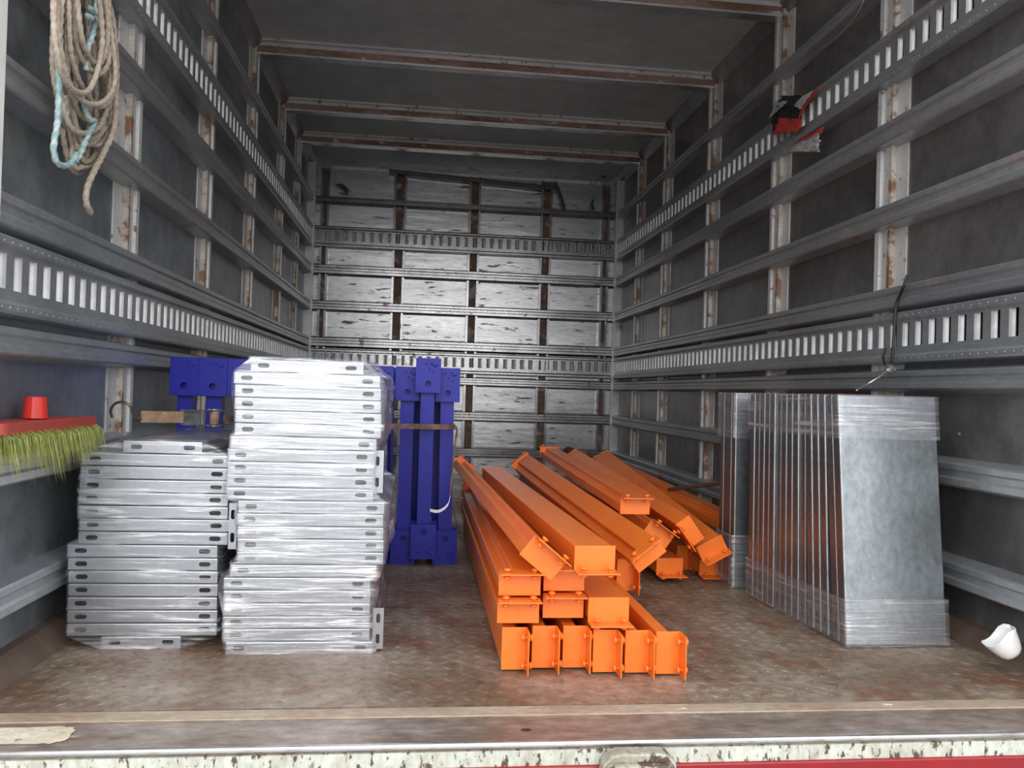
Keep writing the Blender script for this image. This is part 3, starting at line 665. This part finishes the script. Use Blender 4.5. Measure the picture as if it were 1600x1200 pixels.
MB().tube(spline([P(168, -40, .088), P(170, 40, .088), P(181, 90, .080), P(181, 150, .072), P(178, 200, .066), P(164, 235, .06), P(147, 268, .056), P(136, 295, .055), P(135, 318, .054), P(142, 333, .052)], .005), .0066, 10, 3, 300, .18).build('rope_tail', 'tan', rc, smooth=True)
for pts in ([(150, -40), (160, 10), (150, 28), (136, 26), (165, 38), (176, 46)], [(152, 0), (146, 50), (136, 80), (134, 110)], [(90, 80), (92, 130), (90, 190), (84, 230), (90, 255), (108, 258), (120, 240)],
            [(128, 150), (138, 185), (148, 190), (136, 215), (126, 240), (118, 252)], [(160, -40), (163, 15), (148, 22), (140, 12)]):
    MB().tube(spline([P(u, v, .075 if j else .07) for j, (u, v) in enumerate(pts)], .005), .0058, 9, 3, 260, .2).build('teal_strand', 'teal', rc, smooth=True)
MB().tube(spline([P(97, 150, .05), P(102, 165, .055), P(100, 180, .056), P(104, 196, .05)], .004), .011, 12, 5, 200, .25).build('grey_knot', 'wire', rc, smooth=True)
b = MB().tube([P(60, -62, -.02) , P(60, -62, .0), P(125, -64, .06)], .004, 8); b.build('hanging_hook', 'hookst', rc)

# ------------------------------------------------------------ broom head on the left rail
bl = at(-14, 662, x=.035); br_ = at(146, 655, x=-.005)
br = empty('broom_head', (.0, 1.775, .463), 'red plastic broom head with yellow-green bristles on the left wall ledge', 'broom')
b = MB(); L_ = .222; n = 10; pr = []
for s, (a, c) in enumerate((((-.036, -L_), 0), ((.036, -L_), 0), ((.036, L_), 0), ((-.036, L_), 0))): pass
def rrect(w_, l_, r, n=6):
    p = []
    for cx_, cy_, a0 in ((w_-r, l_-r, 0), (-w_+r, l_-r, PI/2), (-w_+r, -l_+r, PI), (w_-r, -l_+r, 3*PI/2)):
        for i in range(n+1): t = a0+PI/2*i/n; p.append((cx_+r*math.cos(t), cy_+r*math.sin(t)))
    return p
b.prism(rrect(.042, L_, .026), .040, .063, lambda u, v, a: (u, v, a - .006*abs(v)/L_)); b.build('block', 'redpl', br, bevel=.003)
b = MB(); b.lathe([(.024, .060), (.0205, .104), (.0175, .104), (.017, .07)], Matrix.Translation((0, -.005, 0)) @ Matrix.Rotation(.0, 4, 'X'), 22); b.build('handle_socket', 'redsock', br, smooth=False)
b = MB(); rr = random.Random(4)
for k in range(2600):
    x, y = rr.uniform(-.036, .036), rr.uniform(-L_+.01, L_-.008)
    sp_ = rr.random()**1.6; clump = noise.noise(Vector((y*28, x*20, 0)))
    ey = y + clump*.035 + rr.uniform(-.02, .02)
    if x > -.01:
        ex = x + sp_*.05; z1 = .003 if ex < .004 else -.004-sp_*.055*(1+clump)
    else: ex = max(-.046, x-sp_*.02); z1 = .002+rr.random()*.006
    p0, p1, p2 = Vector((x, y, .045)), Vector((x+(ex-x)*.6, y+(ey-y)*.4, .028)), Vector((ex, ey, z1))
    t = .0006; b.add([p0+Vector((0, t, 0)), p0-Vector((0, t, 0)), p0+Vector((t, 0, 0)), p1+Vector((0, t, 0)), p1-Vector((0, t, 0)), p1+Vector((t, 0, 0)), p2], [(0, 1, 4, 3), (1, 2, 5, 4), (2, 0, 3, 5), (3, 4, 6), (4, 5, 6), (5, 3, 6)])
bs = b.build('bristles', 'green', br, fix=False); bs['kind'] = 'stuff'

# ------------------------------------------------------------ rag in the right wall rail
def cloth(name, quad, m, seed, amp=.012, n=26):
    b = MB(); A, B_, C_, D_ = [Vector(q) for q in quad]
    for i in range(n+1):
        for j in range(n+1):
            u, v = i/n, j/n; e = .12*noise.noise(Vector((u*3+seed, 0, 0)))+.10*noise.noise(Vector((v*9+seed, 3, 0)))
            uu = min(1.1, max(-.1, u+e*.7)); vv = v+ .12*noise.noise(Vector((u*8, seed, 0)))
            p = (A*(1-uu)+B_*uu)*(1-vv)+(D_*(1-uu)+C_*uu)*vv
            p = p+Vector((-1, 0, 0))*(abs(noise.noise(Vector((u*5+seed, v*4, 1))))*amp*2.2); b.v.append(tuple(p))
    for i in range(n):
        for j in range(n): a = i*(n+1)+j; b.f.append((a, a+1, a+n+2, a+n+1)); b.mi.append(0)
    o = b.build(name, m, smooth=True, fix=False); so_ = o.modifiers.new('t', 'SOLIDIFY'); so_.thickness = .002; return o
rg = empty('torn_rag', (0, 0, 0), 'red, black and white torn rag stuffed in the upper slotted rail, right wall', 'rag')
X = W-.006
mt['ragred'] = mat('rag_red', (.50, .045, .035), .8, 0, (.38, .03, .03), 20)
mt['ragblack'] = mat('rag_black', (.014, .018, .018), .85)
def q4(*pts, x=X): return [at(u, v, x=x) for u, v in pts]
def flap(nm, m, sd, pts, x=X, amp=.008): cloth(nm, q4(*pts, x=x), m, sd, amp, 14).parent = rg
flap('black_flap', 'ragblack', 2.3, ((1212, 192), (1222, 151), (1258, 149), (1250, 186)), X-.004, .012)
flap('black_flap', 'ragblack', 4.1, ((1206, 190), (1219, 160), (1232, 164), (1212, 212)), X-.001)
flap('red_strip', 'ragred', 1.3, ((1246, 192), (1256, 152), (1283, 135), (1258, 168)), X-.010, .004)
flap('red_strip', 'ragred', 6.3, ((1209, 210), (1216, 184), (1254, 186), (1250, 204)), X-.012, .004)
flap('white_strip', 'cloth2', 7.3, ((1200, 187), (1214, 157), (1232, 158), (1212, 176)), X-.013, .003)
flap('white_strip', 'cloth2', 3.7, ((1240, 165), (1254, 150), (1270, 142), (1250, 172)), X-.016, .003)
flap('grey_flap', 'cloth2', 5.1, ((1232, 238), (1244, 226), (1282, 206), (1280, 238)), X-.004)
flap('red_strip', 'ragred', 9.9, ((1240, 226), (1258, 214), (1286, 198), (1284, 208)), X-.008, .003)

# ------------------------------------------------------------ rubber cord tying the upright panels, wires, ribbons
X = W-.010
cd = empty('rubber_tie', (0, 0, 0), 'black rubber cord hooked on right wall rail above the upright panels', 'cord')
b = MB(); b.tube(spline([at(1418, 430, x=X), at(1412, 448, x=X-.01), at(1406, 462, x=X), at(1400, 478, x=X), at(1397, 520, x=X-.005), at(1394, 560, x=X-.02), at(1390, 574, x=X-.04)], .005), .0045, 9)
b.build('cord', 'black', cd, smooth=True)
b = MB(); kc = at(1390, 576, x=X-.045); m_ = []
b.lathe([(.001, -.014), (.012, -.010), (.016, 0), (.012, .010), (.001, .014)], Matrix.Translation(kc) @ Matrix.Rotation(.6, 4, 'X'), 12)
for i, v in enumerate(b.v): b.v[i] = tuple(Vector(v)+Vector((noise.noise(Vector(v)*90), noise.noise(Vector(v)*80+Vector((3, 0, 0))), noise.noise(Vector(v)*85+Vector((0, 5, 0)))))*.006)
b.build('film_knot', 'chrome', cd)
b = MB(); b.tube(spline([kc, at(1372, 590, x=2.09), at(1352, 602, x=2.05), at(1338, 610, x=2.0)], .006), .005, 8, rf=lambda t: 1-.5*t); b.build('twisted_film', 'chrome', cd, smooth=True)
b = MB(); b.tube(spline([kc+Vector((0, .01, 0)), at(1380, 560, x=2.17), at(1384, 545, x=2.18)], .006), .004, 8); b.build('cord_loop', 'black', cd)
tag(MB().tube(spline([at(u, v, x=W-.004) for u, v in ((1352, -8), (1345, 12), (1325, 40), (1290, 72), (1235, 112), (1196, 140), (1160, 180), (1120, 200))], .02), .0016, 6).build('electric_wire', 'wire', smooth=True), 'thin loose wire running under the top rail of the right wall', 'wire')
tag(MB().tube(spline([at(u, v, x=W-.004) for u, v in ((1092, 232), (1084, 245), (1070, 256), (1052, 266))], .02), .0016, 6).build('electric_wire', 'wire', smooth=True), 'short thin wire sagging under the top rail farther in, right wall', 'wire')
for pts, w_, lab in (([(867, 284), (874, 300), (880, 318), (882, 328)], .022, 'long black ribbon hanging from the top rail of the back wall'),
                     ([(526, 288), (534, 290), (539, 294), (543, 299)], .030, 'small black torn scrap at the top left of the back wall'),
                     ([(927, 312), (925, 320), (928, 328)], .022, 'small black scrap at the upper right of the back wall')):
    tag(ribbon([at(u, v, y=D-.012) for u, v in pts], w_, .003, Vector((.85, 0, .5)).normalized()).build('black_ribbon', 'black'), lab, 'ribbon')
# white broken cup by the right wall
cup = MB(); n = 16
c0 = at(1577, 1024, x=2.13)
for k in range(9):
    t = k/8; r = .016+.020*t**.6; z = .052*t
    for j in range(n+1): a = 2*PI*j/n; cup.v.append((r*math.cos(a)*1.15, r*math.sin(a), z+(.006*math.sin(a*3) if k == 8 else 0)))
k0 = len(cup.v); cup.v.append((0, 0, 0)); cup.f += [(k0, j+1, j) for j in range(n)]; cup.mi += [0]*n
for k in range(8):
    for j in range(n): q = k*(n+1)+j; cup.f.append((q, q+1, q+n+2, q+n+1)); cup.mi.append(0)
o = cup.build('broken_cup', 'whitepl', smooth=True, fix=False); s_o = o.modifiers.new('t', 'SOLIDIFY'); s_o.thickness = .002
cp_ = at(1580, 1014, x=2.15); o.location = (cp_.x+.006, cp_.y, cp_.z-.014); o.rotation_euler = (-.35, -.55, .2)
tag(o, 'white plastic cup fragment lying on the floor edge by right wall', 'cup')
